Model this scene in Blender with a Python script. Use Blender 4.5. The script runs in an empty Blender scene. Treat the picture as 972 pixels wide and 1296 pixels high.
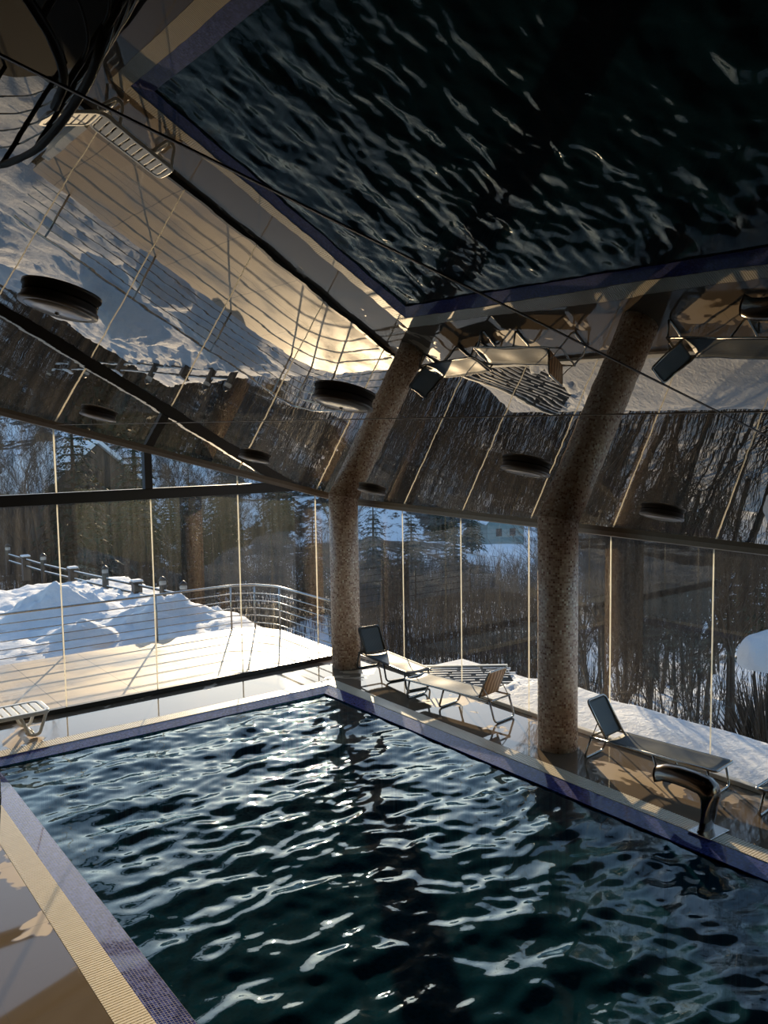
import bpy, bmesh, math, random
import numpy as np
from mathutils import Vector, Matrix, noise

random.seed(7); rng = np.random.default_rng(7)
SC = bpy.context.scene
COL = SC.collection
PI = math.pi

# ------------------------------------------------------------------ measures
CAM = Vector((0, 0, 4.0))
F_PX, YAW, PITCH, ROLL = 1071.87, 0.6403, 0.0846, -0.0153
XG, YG = 8.83, 12.88            # glass walls: x = XG on the right, y = YG at the back
ZC, TX, TY = 2.875, 0.2693, 0.0179
PX0, PX1, PY0, PY1 = 2.25, 7.16, 0.6, 11.28     # water edge of the pool
BAND, GRATE = 0.24, 0.24
LX, RY = -3.2, -4.0             # solid left wall, solid rear wall
GAL = 2.4                       # gallery floor

def ceil_z(x, y): return ZC + TX*(XG-x) + TY*(y-YG)
CN = Vector((TX, -TY, 1)).normalized()          # ceiling normal (up)

# ------------------------------------------------------------------ helpers
def tag(o, label=None, cat=None, group=None, kind=None):
    if label: o['label'] = label
    if cat: o['category'] = cat
    if group: o['group'] = group
    if kind: o['kind'] = kind
    return o

def empty(name, loc=(0,0,0), rz=0):
    o = bpy.data.objects.new(name, None); COL.objects.link(o)
    o.location = loc; o.rotation_euler = (0,0,rz); o.empty_display_size = .1
    return o

class MB:
    def __init__(s): s.v=[]; s.f=[]; s.sm=[]
    def add(s, vs, fs, smooth=False):
        n=len(s.v); s.v += [tuple(v) for v in vs]
        s.f += [tuple(i+n for i in f) for f in fs]; s.sm += [smooth]*len(fs)
        return s
    def box(s, lo, hi, m=None):
        x0,y0,z0=lo; x1,y1,z1=hi
        vs=[Vector(c) for c in ((x0,y0,z0),(x1,y0,z0),(x1,y1,z0),(x0,y1,z0),(x0,y0,z1),(x1,y0,z1),(x1,y1,z1),(x0,y1,z1))]
        if m is not None: vs=[m@v for v in vs]
        return s.add(vs, [(3,2,1,0),(4,5,6,7),(0,1,5,4),(1,2,6,5),(2,3,7,6),(3,0,4,7)])
    def prism(s, poly, z0, z1):
        n=len(poly)
        vs=[(x,y,z0) for x,y in poly]+[(x,y,z1) for x,y in poly]
        fs=[tuple(reversed(range(n))), tuple(range(n,2*n))]+[(i,(i+1)%n,n+(i+1)%n,n+i) for i in range(n)]
        return s.add(vs,fs)
    def tube(s, pts, r, n=8, closed=False, cap=True):
        pts=[Vector(p) for p in pts]
        rs=r if isinstance(r,(list,tuple)) else [r]*len(pts)
        rings=[]; prev=None; m=len(pts)
        for i,p in enumerate(pts):
            if closed: d=(pts[(i+1)%m]-pts[i-1])
            else: d=(pts[min(i+1,m-1)]-pts[max(i-1,0)])
            d=d.normalized() if d.length>1e-9 else Vector((0,0,1))
            if prev is None:
                a=Vector((0,0,1)) if abs(d.z)<.9 else Vector((1,0,0))
                u=d.cross(a).normalized()
            else:
                u=(prev-d*prev.dot(d)).normalized()
            prev=u; w=d.cross(u)
            rings.append([p+(u*math.cos(2*PI*k/n)+w*math.sin(2*PI*k/n))*rs[i] for k in range(n)])
        vs=[v for ring in rings for v in ring]; fs=[]
        for i in range(m if closed else m-1):
            j=(i+1)%m
            for k in range(n):
                fs.append((i*n+k, i*n+(k+1)%n, j*n+(k+1)%n, j*n+k))
        if cap and not closed:
            fs.append(tuple(reversed(range(n)))); fs.append(tuple(range((m-1)*n,m*n)))
        return s.add(vs,fs,True)
    def lathe(s, prof, n=24, c=(0,0,0), m=None, smooth=True):
        vs=[];fs=[]
        for r,z in prof:
            for k in range(n):
                v=Vector((c[0]+r*math.cos(2*PI*k/n), c[1]+r*math.sin(2*PI*k/n), c[2]+z))
                vs.append(m@v if m is not None else v)
        for i in range(len(prof)-1):
            for k in range(n):
                fs.append((i*n+k,i*n+(k+1)%n,(i+1)*n+(k+1)%n,(i+1)*n+k))
        fs.append(tuple(reversed(range(n)))); fs.append(tuple(range((len(prof)-1)*n,len(prof)*n)))
        return s.add(vs,fs,smooth)
    def mesh(s, name, mat=None):
        me=bpy.data.meshes.new(name); me.from_pydata(s.v,[],s.f)
        me.polygons.foreach_set('use_smooth', s.sm)
        if mat: me.materials.append(mat)
        me.update(); return me
    def build(s, name, mat=None, parent=None, bevel=0):
        me=s.mesh(name,mat); o=bpy.data.objects.new(name,me); COL.objects.link(o)
        if parent: o.parent=parent
        if bevel:
            b=o.modifiers.new('bevel','BEVEL'); b.width=bevel; b.segments=2; b.limit_method='ANGLE'
        return o

def arc_path(pts, r=.05, n=5):
    """round the corners of a polyline"""
    pts=[Vector(p) for p in pts]; out=[pts[0]]
    for i in range(1,len(pts)-1):
        a,b,c=pts[i-1],pts[i],pts[i+1]
        d1=(a-b); d2=(c-b); rr=min(r,d1.length*.45,d2.length*.45)
        p1=b+d1.normalized()*rr; p2=b+d2.normalized()*rr
        for k in range(n+1):
            t=k/n; out.append(p1*(1-t)**2+b*2*t*(1-t)+p2*t*t)
    out.append(pts[-1]); return out

def copy_tree(o, parent=None):
    c=o.copy(); COL.objects.link(c); c.parent=parent
    for ch in list(o.children): copy_tree(ch, c)
    return c

# ------------------------------------------------------------------ materials
class NT:
    def __init__(s, name):
        s.m=bpy.data.materials.new(name); s.m.use_nodes=True
        s.t=s.m.node_tree; s.t.nodes.clear()
        s.out=s.n('ShaderNodeOutputMaterial')
    def n(s, typ, **kw):
        nd=s.t.nodes.new(typ)
        for k,v in kw.items():
            if k in nd.inputs: nd.inputs[k].default_value=v
            else: setattr(nd,k,v)
        return nd
    def l(s,a,b): s.t.links.new(a,b)
    def math(s,op,a,b=None,c=None):
        nd=s.n('ShaderNodeMath'); nd.operation=op
        for i,v in enumerate((a,b,c)):
            if v is None: continue
            if isinstance(v,(int,float)): nd.inputs[i].default_value=v
            else: s.l(v,nd.inputs[i])
        return nd.outputs[0]
    def mix(s,f,a,b):
        nd=s.n('ShaderNodeMix'); nd.data_type='RGBA'
        for sock,v in ((nd.inputs[0],f),(nd.inputs[6],a),(nd.inputs[7],b)):
            if isinstance(v,(int,float)): sock.default_value=v
            elif isinstance(v,tuple): sock.default_value=v if len(v)==4 else v+(1,)
            else: s.l(v,sock)
        return nd.outputs[2]
    def ramp(s,fac,stops):
        nd=s.n('ShaderNodeValToRGB'); e=nd.color_ramp.elements
        while len(e)<len(stops): e.new(.5)
        for i,(p,c) in enumerate(stops):
            e[i].position=p; e[i].color=c if len(c)==4 else tuple(c)+(1,)
        s.l(fac,nd.inputs[0]); return nd.outputs[0]
    def coords(s, kind='Object', scale=(1,1,1)):
        tc=s.n('ShaderNodeTexCoord'); mp=s.n('ShaderNodeMapping'); mp.inputs['Scale'].default_value=scale
        s.l(tc.outputs[kind],mp.inputs[0]); return mp.outputs[0]
    def pos(s, scale=(1,1,1)):
        g=s.n('ShaderNodeNewGeometry'); mp=s.n('ShaderNodeMapping'); mp.inputs['Scale'].default_value=scale
        s.l(g.outputs['Position'],mp.inputs[0]); return mp.outputs[0]
    def noise(s,vec,scale,detail=4,rough=.55,dist=0):
        nd=s.n('ShaderNodeTexNoise'); nd.inputs['Scale'].default_value=scale; nd.inputs['Detail'].default_value=detail
        nd.inputs['Roughness'].default_value=rough; nd.inputs['Distortion'].default_value=dist
        s.l(vec,nd.inputs['Vector']); return nd.outputs['Fac']
    def bump(s,h,strength=.3,dist=.01,normal=None):
        nd=s.n('ShaderNodeBump'); nd.inputs['Strength'].default_value=strength; nd.inputs['Distance'].default_value=dist
        s.l(h,nd.inputs['Height'])
        if normal is not None: s.l(normal,nd.inputs['Normal'])
        return nd.outputs[0]
    def bsdf(s,color=(.5,.5,.5),rough=.5,metal=0,normal=None,spec=.5,**kw):
        b=s.n('ShaderNodeBsdfPrincipled')
        for sock,v in (('Base Color',color),('Roughness',rough),('Metallic',metal),('Specular IOR Level',spec)):
            if isinstance(v,tuple): b.inputs[sock].default_value=v if len(v)==4 else v+(1,)
            elif isinstance(v,(int,float)): b.inputs[sock].default_value=v
            else: s.l(v,b.inputs[sock])
        for k,v in kw.items(): b.inputs[k].default_value=v
        if normal is not None: s.l(normal,b.inputs['Normal'])
        s.l(b.outputs[0],s.out.inputs[0]); return b

def simple(name,c,rough=.5,metal=0,var=.15,scale=20,bump=0,**kw):
    t=NT(name); v=t.coords('Object'); n=t.noise(v,scale,4)
    col=t.mix(n, tuple(x*(1-var) for x in c), tuple(min(1,x*(1+var)) for x in c))
    nm=t.bump(n,bump,.01) if bump else None
    t.bsdf(col,rough,metal,nm,**kw); return t.m

def tile_nodes(t, vec, size, grout):
    """vec -> (grout mask, tile id vector)"""
    sep=t.n('ShaderNodeSeparateXYZ'); t.l(vec,sep.inputs[0])
    ids=[];ms=[]
    for k in (0,1):
        q=t.math('DIVIDE',sep.outputs[k],size[k]); fl=t.math('FLOOR',q); fr=t.math('SUBTRACT',q,fl)
        ed=t.math('ABSOLUTE',t.math('SUBTRACT',fr,.5))
        ms.append(t.math('GREATER_THAN',ed,.5-grout/size[k]/2)); ids.append(fl)
    cb=t.n('ShaderNodeCombineXYZ'); t.l(ids[0],cb.inputs[0]); t.l(ids[1],cb.inputs[1])
    return t.math('MAXIMUM',ms[0],ms[1]), cb.outputs[0]

def m_floor():
    t=NT('wet_floor_tiles'); v=t.pos()
    g,idv=tile_nodes(t,v,(.6,.6),.006)
    wn=t.n('ShaderNodeTexWhiteNoise'); wn.noise_dimensions='2D'; t.l(idv,wn.inputs['Vector'])
    n=t.noise(v,3,5,.6); n2=t.noise(v,.9,4,.65,.4)
    c=t.mix(n,(.40,.29,.185),(.50,.38,.25)); c=t.mix(t.math('MULTIPLY',wn.outputs['Value'],.35),c,(.40,.30,.19))
    sx=t.n('ShaderNodeSeparateXYZ'); t.l(v,sx.inputs[0])
    def mr(a,b,o):
        q=t.n('ShaderNodeMapRange'); q.inputs['From Min'].default_value=a; q.inputs['From Max'].default_value=b; q.inputs['To Max'].default_value=o; t.l(sx.outputs[0],q.inputs['Value']); return q.outputs[0]
    n2=t.math('ADD',n2,t.math('ADD',mr(2.4,1.6,.11),t.math('MULTIPLY',mr(8.1,7.7,.09),mr(3,4,1.0))))
    wet=t.ramp(n2,[(.445,(0,0,0)),(.46,(1,1,1))])
    c=t.mix(t.math('MULTIPLY',wet,.85),c,(.11,.088,.068))
    c=t.mix(t.math('MULTIPLY',g,.6),c,(.13,.11,.09))
    r=t.mix(wet,(.40,)*3,(.035,)*3)
    h=t.math('MULTIPLY',t.noise(v,60,3),t.math('SUBTRACT',1,wet))
    t.bsdf(c,r,0,t.bump(h,.06,.004),spec=.6); return t.m
def m_terrace():
    t=NT('terrace_paving'); v=t.pos()
    g,idv=tile_nodes(t,v,(1.2,.9),.02)
    n=t.noise(v,2.2,6,.65); n2=t.noise(v,.7,4)
    c=t.mix(n,(.37,.27,.18),(.50,.385,.27)); st=t.ramp(n2,[(.45,(0,0,0)),(.62,(1,1,1))])
    c=t.mix(t.math('MULTIPLY',st,.25),c,(.33,.26,.19))
    c=t.mix(t.math('MULTIPLY',g,.85),c,(.13,.10,.075))
    r=t.mix(st,(.5,)*3,(.28,)*3)
    t.bsdf(c,r,0,t.bump(n,.1,.01),spec=.5); return t.m
def m_mosaic(name,uv,size,grout,stops,grc,rough=(.12,.4),tilt=.0,spec=.6,bmp=.3):
    t=NT(name); v=t.coords('UV') if uv else t.pos()
    g,idv=tile_nodes(t,v,(size,size),grout)
    wn=t.n('ShaderNodeTexWhiteNoise'); wn.noise_dimensions='2D'; t.l(idv,wn.inputs['Vector'])
    c=t.ramp(wn.outputs['Value'],stops); c=t.mix(g,c,grc)
    r=t.math('MULTIPLY_ADD',wn.outputs['Value'],rough[1]-rough[0],rough[0]); r=t.math('MAXIMUM',r,t.math('MULTIPLY',g,.7))
    nm=None
    if tilt:
        nn=t.n('ShaderNodeNewGeometry'); vm=t.n('ShaderNodeVectorMath'); vm.operation='MULTIPLY_ADD'
        sb=t.n('ShaderNodeVectorMath'); sb.operation='SUBTRACT'; t.l(wn.outputs['Color'],sb.inputs[0]); sb.inputs[1].default_value=(.5,.5,.5)
        t.l(sb.outputs[0],vm.inputs[0]); vm.inputs[1].default_value=(tilt,)*3; t.l(nn.outputs['Normal'],vm.inputs[2])
        no=t.n('ShaderNodeVectorMath'); no.operation='NORMALIZE'; t.l(vm.outputs[0],no.inputs[0]); nm=no.outputs[0]
    t.bsdf(c,r,0,t.bump(t.math('SUBTRACT',1,g),bmp,.002,nm),spec=spec); return t.m
def m_ceiling():
    t=NT('black_gloss_stretch_ceiling'); v=t.pos((1,.45,1))
    h=t.noise(v,1.1,2,.4); h2=t.noise(t.pos(),5,2,.4)
    nm=t.bump(h,.055,.05); nm=t.bump(h2,.015,.01,nm)
    fr=t.n('ShaderNodeFresnel'); fr.inputs['IOR'].default_value=1.98; t.l(nm,fr.inputs['Normal'])
    gl=t.n('ShaderNodeBsdfGlossy'); gl.inputs['Color'].default_value=(1,.93,.84,1); gl.inputs['Roughness'].default_value=.004; t.l(nm,gl.inputs['Normal'])
    df=t.n('ShaderNodeBsdfDiffuse'); df.inputs['Color'].default_value=(.012,.011,.010,1)
    mx=t.n('ShaderNodeMixShader'); t.l(fr.outputs[0],mx.inputs[0]); t.l(df.outputs[0],mx.inputs[1]); t.l(gl.outputs[0],mx.inputs[2])
    t.l(mx.outputs[0],t.out.inputs[0]); return t.m
def m_glass():
    t=NT('window_glass'); v=t.pos((1,1,.25)); g=t.n('ShaderNodeNewGeometry')
    fr=t.n('ShaderNodeFresnel'); fr.inputs['IOR'].default_value=1.5
    # thin pane: same reflectance from both sides
    t.l(g.outputs['Normal'],fr.inputs['Normal'])
    lw=t.n('ShaderNodeLayerWeight'); lw.inputs['Blend'].default_value=.5
    fac=t.math('MULTIPLY_ADD',t.math('POWER',lw.outputs['Facing'],5),.9,.05)
    gl=t.n('ShaderNodeBsdfGlossy'); gl.inputs['Roughness'].default_value=0; gl.inputs['Color'].default_value=(.95,.95,.9,1)
    tr=t.n('ShaderNodeBsdfTransparent'); tr.inputs['Color'].default_value=(.86,.88,.86,1)
    mx=t.n('ShaderNodeMixShader'); t.l(fac,mx.inputs[0]); t.l(tr.outputs[0],mx.inputs[1]); t.l(gl.outputs[0],mx.inputs[2])
    # dried streaks and specks of dirt on the pane scatter a little light
    st=t.noise(t.pos((6,6,.35)),2.0,5,.6); sp=t.n('ShaderNodeTexVoronoi'); sp.inputs['Scale'].default_value=22; t.l(t.pos(),sp.inputs['Vector'])
    spk=t.math('LESS_THAN',sp.outputs['Distance'],.06)
    f=t.math('MULTIPLY_ADD',t.ramp(st,[(.42,(0,0,0)),(.78,(1,1,1))]),.016,.002)
    f=t.math('MAXIMUM',f,t.math('MULTIPLY',spk,.12))
    tl=t.n('ShaderNodeBsdfTranslucent'); tl.inputs['Color'].default_value=(.9,.86,.78,1)
    m2=t.n('ShaderNodeMixShader'); t.l(f,m2.inputs[0]); t.l(mx.outputs[0],m2.inputs[1]); t.l(tl.outputs[0],m2.inputs[2])
    t.l(m2.outputs[0],t.out.inputs[0]); return t.m
def m_water():
    t=NT('pool_water'); v=t.pos()
    nm=t.bump(t.noise(v,9,3,.5),.10,.02)
    fr=t.n('ShaderNodeFresnel'); fr.inputs['IOR'].default_value=1.45; t.l(nm,fr.inputs['Normal'])
    gl=t.n('ShaderNodeBsdfGlossy'); gl.inputs['Color'].default_value=(.86,.97,1,1); gl.inputs['Roughness'].default_value=.015; t.l(nm,gl.inputs['Normal'])
    tr=t.n('ShaderNodeBsdfTransparent'); tr.inputs['Color'].default_value=(.26,.56,.64,1)
    mx=t.n('ShaderNodeMixShader'); t.l(fr.outputs[0],mx.inputs[0]); t.l(tr.outputs[0],mx.inputs[1]); t.l(gl.outputs[0],mx.inputs[2])
    # light scattered back by the water body itself
    df=t.n('ShaderNodeBsdfDiffuse'); df.inputs['Color'].default_value=(.008,.062,.098,1); m0=t.n('ShaderNodeMixShader'); m0.inputs[0].default_value=.35
    t.l(tr.outputs[0],m0.inputs[1]); t.l(df.outputs[0],m0.inputs[2]); t.l(m0.outputs[0],mx.inputs[1])
    t.l(mx.outputs[0],t.out.inputs[0]); return t.m
def m_snow(name='snow',dirt=.0):
    t=NT(name); v=t.pos(); n=t.noise(v,2.5,8,.65); n2=t.noise(v,14,5,.7)
    c=t.mix(n,(.68,.71,.76),(.80,.82,.85))
    if dirt: c=t.mix(t.ramp(t.noise(v,1.1,6,.7),[(.58,(0,0,0)),(.66,(dirt,)*3)]),c,(.10,.085,.07))
    h=t.math('ADD',n,t.math('MULTIPLY',n2,.35))
    t.bsdf(c,.75,0,t.bump(h,.55,.10),spec=.25); return t.m
def m_hill():
    t=NT('winter_hillside'); v=t.pos(); n=t.noise(v,.045,6,.62,.3); n2=t.noise(v,.6,6,.7); n3=t.noise(v,4,4,.7)
    a=t.math('ADD',t.math('MULTIPLY',n,.62),t.math('MULTIPLY',n2,.38))
    sx=t.n('ShaderNodeSeparateXYZ'); t.l(v,sx.inputs[0])
    near=t.n('ShaderNodeMapRange'); near.inputs['From Min'].default_value=20; near.inputs['From Max'].default_value=-2; t.l(t.math('SUBTRACT',sx.outputs[1],t.math('MULTIPLY',sx.outputs[0],.86)),near.inputs['Value'])
    a=t.math('ADD',a,t.math('MULTIPLY',near.outputs[0],.10))
    sn=t.ramp(a,[(.475,(0,0,0)),(.51,(1,1,1))])
    c=t.mix(n3,(.020,.016,.012),(.055,.041,.029)); c=t.mix(sn,c,(.78,.81,.86))
    t.bsdf(c,.85,0,t.bump(n2,.6,.5),spec=.2); return t.m
def m_sling(name,a,b,sc=90):
    t=NT(name); v=t.coords('Object')
    w=t.n('ShaderNodeTexWave'); w.inputs['Scale'].default_value=sc/6; w.bands_direction='X'; t.l(v,w.inputs['Vector'])
    c=t.mix(w.outputs['Fac'],a,b)
    b_=t.bsdf(c,.42,0,t.bump(w.outputs['Fac'],.2,.002),spec=.5)
    tl=t.n('ShaderNodeBsdfTranslucent'); t.l(c,tl.inputs[0]); mx=t.n('ShaderNodeMixShader'); mx.inputs[0].default_value=.22
    t.l(b_.outputs[0],mx.inputs[1]); t.l(tl.outputs[0],mx.inputs[2]); t.l(mx.outputs[0],t.out.inputs[0]); return t.m
def m_grate():
    t=NT('cream_grate_plastic'); v=t.pos(); n=t.noise(v,8,4)
    c=t.mix(n,(.68,.60,.46),(.80,.72,.57)); t.bsdf(c,.3,0,spec=.5); return t.m

M={}
M['floor']=m_floor(); M['terrace']=m_terrace(); M['ceiling']=m_ceiling(); M['glass']=m_glass(); M['water']=m_water()
M['snow']=m_snow(); M['snow_dirty']=m_snow('snow_with_soil',.8); M['hill']=m_hill(); M['grate']=m_grate()
M['col']=m_mosaic('column_mosaic',True,.028,.003,[(0,(.26,.12,.08)),(.15,(.46,.29,.20)),(.6,(.64,.45,.33)),(.86,(.74,.58,.45)),(.96,(.86,.76,.62)),(1,(.95,.88,.75))],(.62,.50,.40),(.2,.5),.04)
M['band']=m_mosaic('blue_mosaic',False,.025,.0028,[(0,(.010,.016,.10)),(.5,(.022,.036,.19)),(.85,(.04,.06,.27)),(1,(.06,.09,.33))],(.045,.055,.13),(.03,.07),spec=.32,bmp=.08)
M['basin']=m_mosaic('teal_basin_mosaic',False,.05,.004,[(0,(.02,.13,.17)),(.6,(.04,.22,.26)),(1,(.08,.34,.37))],(.12,.28,.30),(.2,.4))
M['dark']=simple('dark_painted_steel',(.018,.016,.015),.35,.0)
M['black']=simple('black_painted_steel',(.006,.006,.006),.4,0)
M['steel']=simple('brushed_stainless_steel',(.52,.51,.49),.22,1.0,.08,60)
M['white_rail']=simple('pale_window_profile',(.60,.57,.50),.35)
def m_seal():
    t=NT('silicone_joint'); a=t.n('ShaderNodeBsdfDiffuse'); a.inputs[0].default_value=(.9,.87,.8,1); b=t.n('ShaderNodeBsdfTranslucent'); b.inputs[0].default_value=(.95,.92,.84,1)
    m=t.n('ShaderNodeMixShader'); m.inputs[0].default_value=.65; t.l(a.outputs[0],m.inputs[1]); t.l(b.outputs[0],m.inputs[2]); t.l(m.outputs[0],t.out.inputs[0]); return t.m
M['seal']=m_seal()
M['trimb']=simple('brown_ceiling_trim',(.30,.25,.19),.4)
M['wall']=simple('brown_plaster',(.075,.058,.042),.7,0,.2,4)
M['slab']=simple('dark_gallery_slab',(.02,.016,.013),.7,0,.3,3)
M['bronze']=simple('dark_mirror_steel',(.20,.165,.14),.16,1.0,.05,30)
M['frame']=simple('grey_lounger_tube',(.42,.40,.37),.22,.9,.08,40)
M['framedk']=simple('dark_lounger_tube',(.10,.095,.09),.3,.6,.08,40)
M['sling_g']=m_sling('grey_sling_fabric',(.075,.085,.085),(.14,.15,.15))
M['sling_b']=m_sling('tan_ribbed_fabric',(.19,.115,.06),(.50,.36,.23),26)
M['plastic']=simple('white_garden_plastic',(.80,.79,.75),.3)
M['lampbody']=simple('lamp_body_metal',(.17,.15,.13),.35,.3)
M['lampglass']=simple('lamp_frosted_glass',(.45,.42,.37),.15)
M['bark']=simple('dark_winter_bark',(.055,.043,.034),.9,0,.4,8)
M['twig']=simple('brown_twigs',(.045,.034,.026),.9,0,.4,3)
M['needle']=simple('dark_conifer_needles',(.026,.042,.024),.75,0,.5,6)
M['housew']=simple('grey_green_render',(.22,.28,.27),.85,0,.2,1)
M['housed']=simple('dark_timber_cladding',(.07,.055,.045),.8,0,.3,2)
M['pane']=simple('dark_house_window',(.03,.035,.04),.1)
M['corr']=simple('corrugated_sheet_metal',(.055,.05,.045),.5,0)
M['lantern']=simple('lantern_frosted_glass',(.32,.31,.29),.2)
M['hedge']=simple('bare_brown_hedge',(.05,.04,.032),.95,0,.4,9)

# ------------------------------------------------------------------ camera
def basis():
    f=Vector((math.sin(YAW)*math.cos(PITCH), math.cos(YAW)*math.cos(PITCH), -math.sin(PITCH)))
    r=Vector((math.cos(YAW),-math.sin(YAW),0)); u=r.cross(f); c,s=math.cos(ROLL),math.sin(ROLL)
    return c*r+s*u, -s*r+c*u, f
R_,U_,F_=basis()
cd=bpy.data.cameras.new('camera'); cam=bpy.data.objects.new('camera',cd); COL.objects.link(cam)
cam.matrix_world=Matrix(((R_.x,U_.x,-F_.x,CAM.x),(R_.y,U_.y,-F_.y,CAM.y),(R_.z,U_.z,-F_.z,CAM.z),(0,0,0,1)))
cd.sensor_fit='HORIZONTAL'; cd.sensor_width=36; cd.lens=F_PX/972*36; cd.clip_start=.05; cd.clip_end=2000
SC.camera=cam

# ------------------------------------------------------------------ light
SUN_AZ, SUN_EL = math.radians(30.3), math.radians(13)
sd=Vector((math.sin(SUN_AZ)*math.cos(SUN_EL), math.cos(SUN_AZ)*math.cos(SUN_EL), math.sin(SUN_EL)))
sl=bpy.data.lights.new('sun','SUN'); sl.energy=6.0; sl.angle=math.radians(.55); sl.color=(1,.77,.50)
so=bpy.data.objects.new('sun',sl); COL.objects.link(so); so.rotation_euler=sd.to_track_quat('Z','Y').to_euler(); so.location=(20,30,20)
w=bpy.data.worlds.new('winter_sky'); SC.world=w; w.use_nodes=True; wt=w.node_tree; wt.nodes.clear()
sky=wt.nodes.new('ShaderNodeTexSky'); sky.sky_type='NISHITA'; sky.sun_disc=False; sky.sun_elevation=SUN_EL; sky.sun_rotation=SUN_AZ
sky.altitude=600; sky.air_density=1.0; sky.dust_density=.6; sky.ozone_density=1.5
bg=wt.nodes.new('ShaderNodeBackground'); bg.inputs[1].default_value=.22
wo=wt.nodes.new('ShaderNodeOutputWorld'); wt.links.new(sky.outputs[0],bg.inputs[0]); wt.links.new(bg.outputs[0],wo.inputs[0])
vs=SC.view_settings; vs.view_transform='Standard'; vs.look='None'; vs.gamma=1; vs.exposure=0.68; vs.use_curve_mapping=False
SC.cycles.max_bounces=14; SC.cycles.glossy_bounces=6; SC.cycles.diffuse_bounces=4; SC.cycles.transparent_max_bounces=24
SC.cycles.sample_clamp_indirect=6; SC.cycles.caustics_reflective=True; SC.cycles.blur_glossy=.3

# ------------------------------------------------------------------ room shell
def slab_ring(mb, x0,x1,y0,y1, hx0,hx1,hy0,hy1, z0,z1):
    mb.box((x0,y0,z0),(hx0,y1,z1)).box((hx1,y0,z0),(x1,y1,z1)).box((hx0,y0,z0),(hx1,hy0,z1)).box((hx0,hy1,z0),(hx1,y1,z1))
o0=BAND+GRATE
mb=MB(); slab_ring(mb, LX-.2,XG+.06,RY-.2,YG+.06, PX0-o0,PX1+o0,PY0-o0,PY1+o0, -.3,0)
tag(mb.build('floor',M['floor']),kind='structure')
# ceiling: one flat sloping glossy sheet, a slab with thickness
xs=(LX-.2, XG+.15); ys=(RY-.2, YG+.35)
vs8=[(x,y,ceil_z(x,y)) for x,y in ((xs[0],ys[0]),(xs[1],ys[0]),(xs[1],ys[1]),(xs[0],ys[1]))]
vs8+= [(x,y,z+.25) for x,y,z in vs8]
tag(MB().add(vs8,[(3,2,1,0),(4,5,6,7),(0,1,5,4),(1,2,6,5),(2,3,7,6),(3,0,4,7)]).build('ceiling',M['ceiling']),kind='structure')
def ceil_strip(name, p, q, wd, th, mat):
    """thin strip on the underside of the ceiling from p to q"""
    a=Vector((p[0],p[1],ceil_z(*p))); b=Vector((q[0],q[1],ceil_z(*q))); d=(b-a).normalized(); s=d.cross(CN)*wd/2; n=CN*th
    vv=[a-s,a+s,b+s,b-s]; vv=[v+CN*.002 for v in vv]+[v-n for v in vv]
    return tag(MB().add(vv,[(0,1,2,3),(7,6,5,4),(1,0,4,5),(2,1,5,6),(3,2,6,7),(0,3,7,4)]).build(name,mat),kind='structure')
ceil_strip('trim_1',(LX,2.2),(XG,2.2),.009,.003,M['dark'])
ceil_strip('trim_2',(3.56,RY),(3.56,YG),.008,.003,M['trimb'])
# edge trim under the ceiling along both glass walls
ceil_strip('trim_3',(XG-.06,RY),(XG-.06,YG),.10,.055,M['trimb'])
ceil_strip('trim_4',(LX,YG-.06),(XG,YG-.06),.10,.055,M['trimb'])
def side_wall(name, x0,x1,y0,y1, zb=-.3):
    vv=[(x,y,zb) for x,y in ((x0,y0),(x1,y0),(x1,y1),(x0,y1))]; vv+=[(x,y,ceil_z(x,y)+.02) for x,y,_ in vv]
    return tag(MB().add(vv,[(3,2,1,0),(4,5,6,7),(0,1,5,4),(1,2,6,5),(2,3,7,6),(3,0,4,7)]).build(name,M['wall']),kind='structure')
side_wall('wall_left',LX-.2,LX,RY-.2,YG+.06)
side_wall('wall_rear',LX,XG+.06,RY-.2,RY)
# dark horizontal beam across the back glass wall
BZ0,BZ1=3.13,3.30
tag(MB().box((LX,YG-.05,BZ0),(7.95,YG+.09,BZ1)).build('trim_5',M['dark'],bevel=.008),kind='structure')
tag(MB().box((4.92,YG-.04,BZ1),(5.04,YG+.08,ceil_z(5,YG)+.02)).build('trim_6',M['dark']),kind='structure')
# sill rails
tag(MB().box((LX,YG-.04,0),(XG-.03,YG+.05,.075)).build('trim_7',M['dark'],bevel=.006),kind='structure')
tag(MB().box((XG-.035,RY,0),(XG+.055,YG+.06,.055)).build('trim_8',M['white_rail'],bevel=.006),kind='structure')
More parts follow.
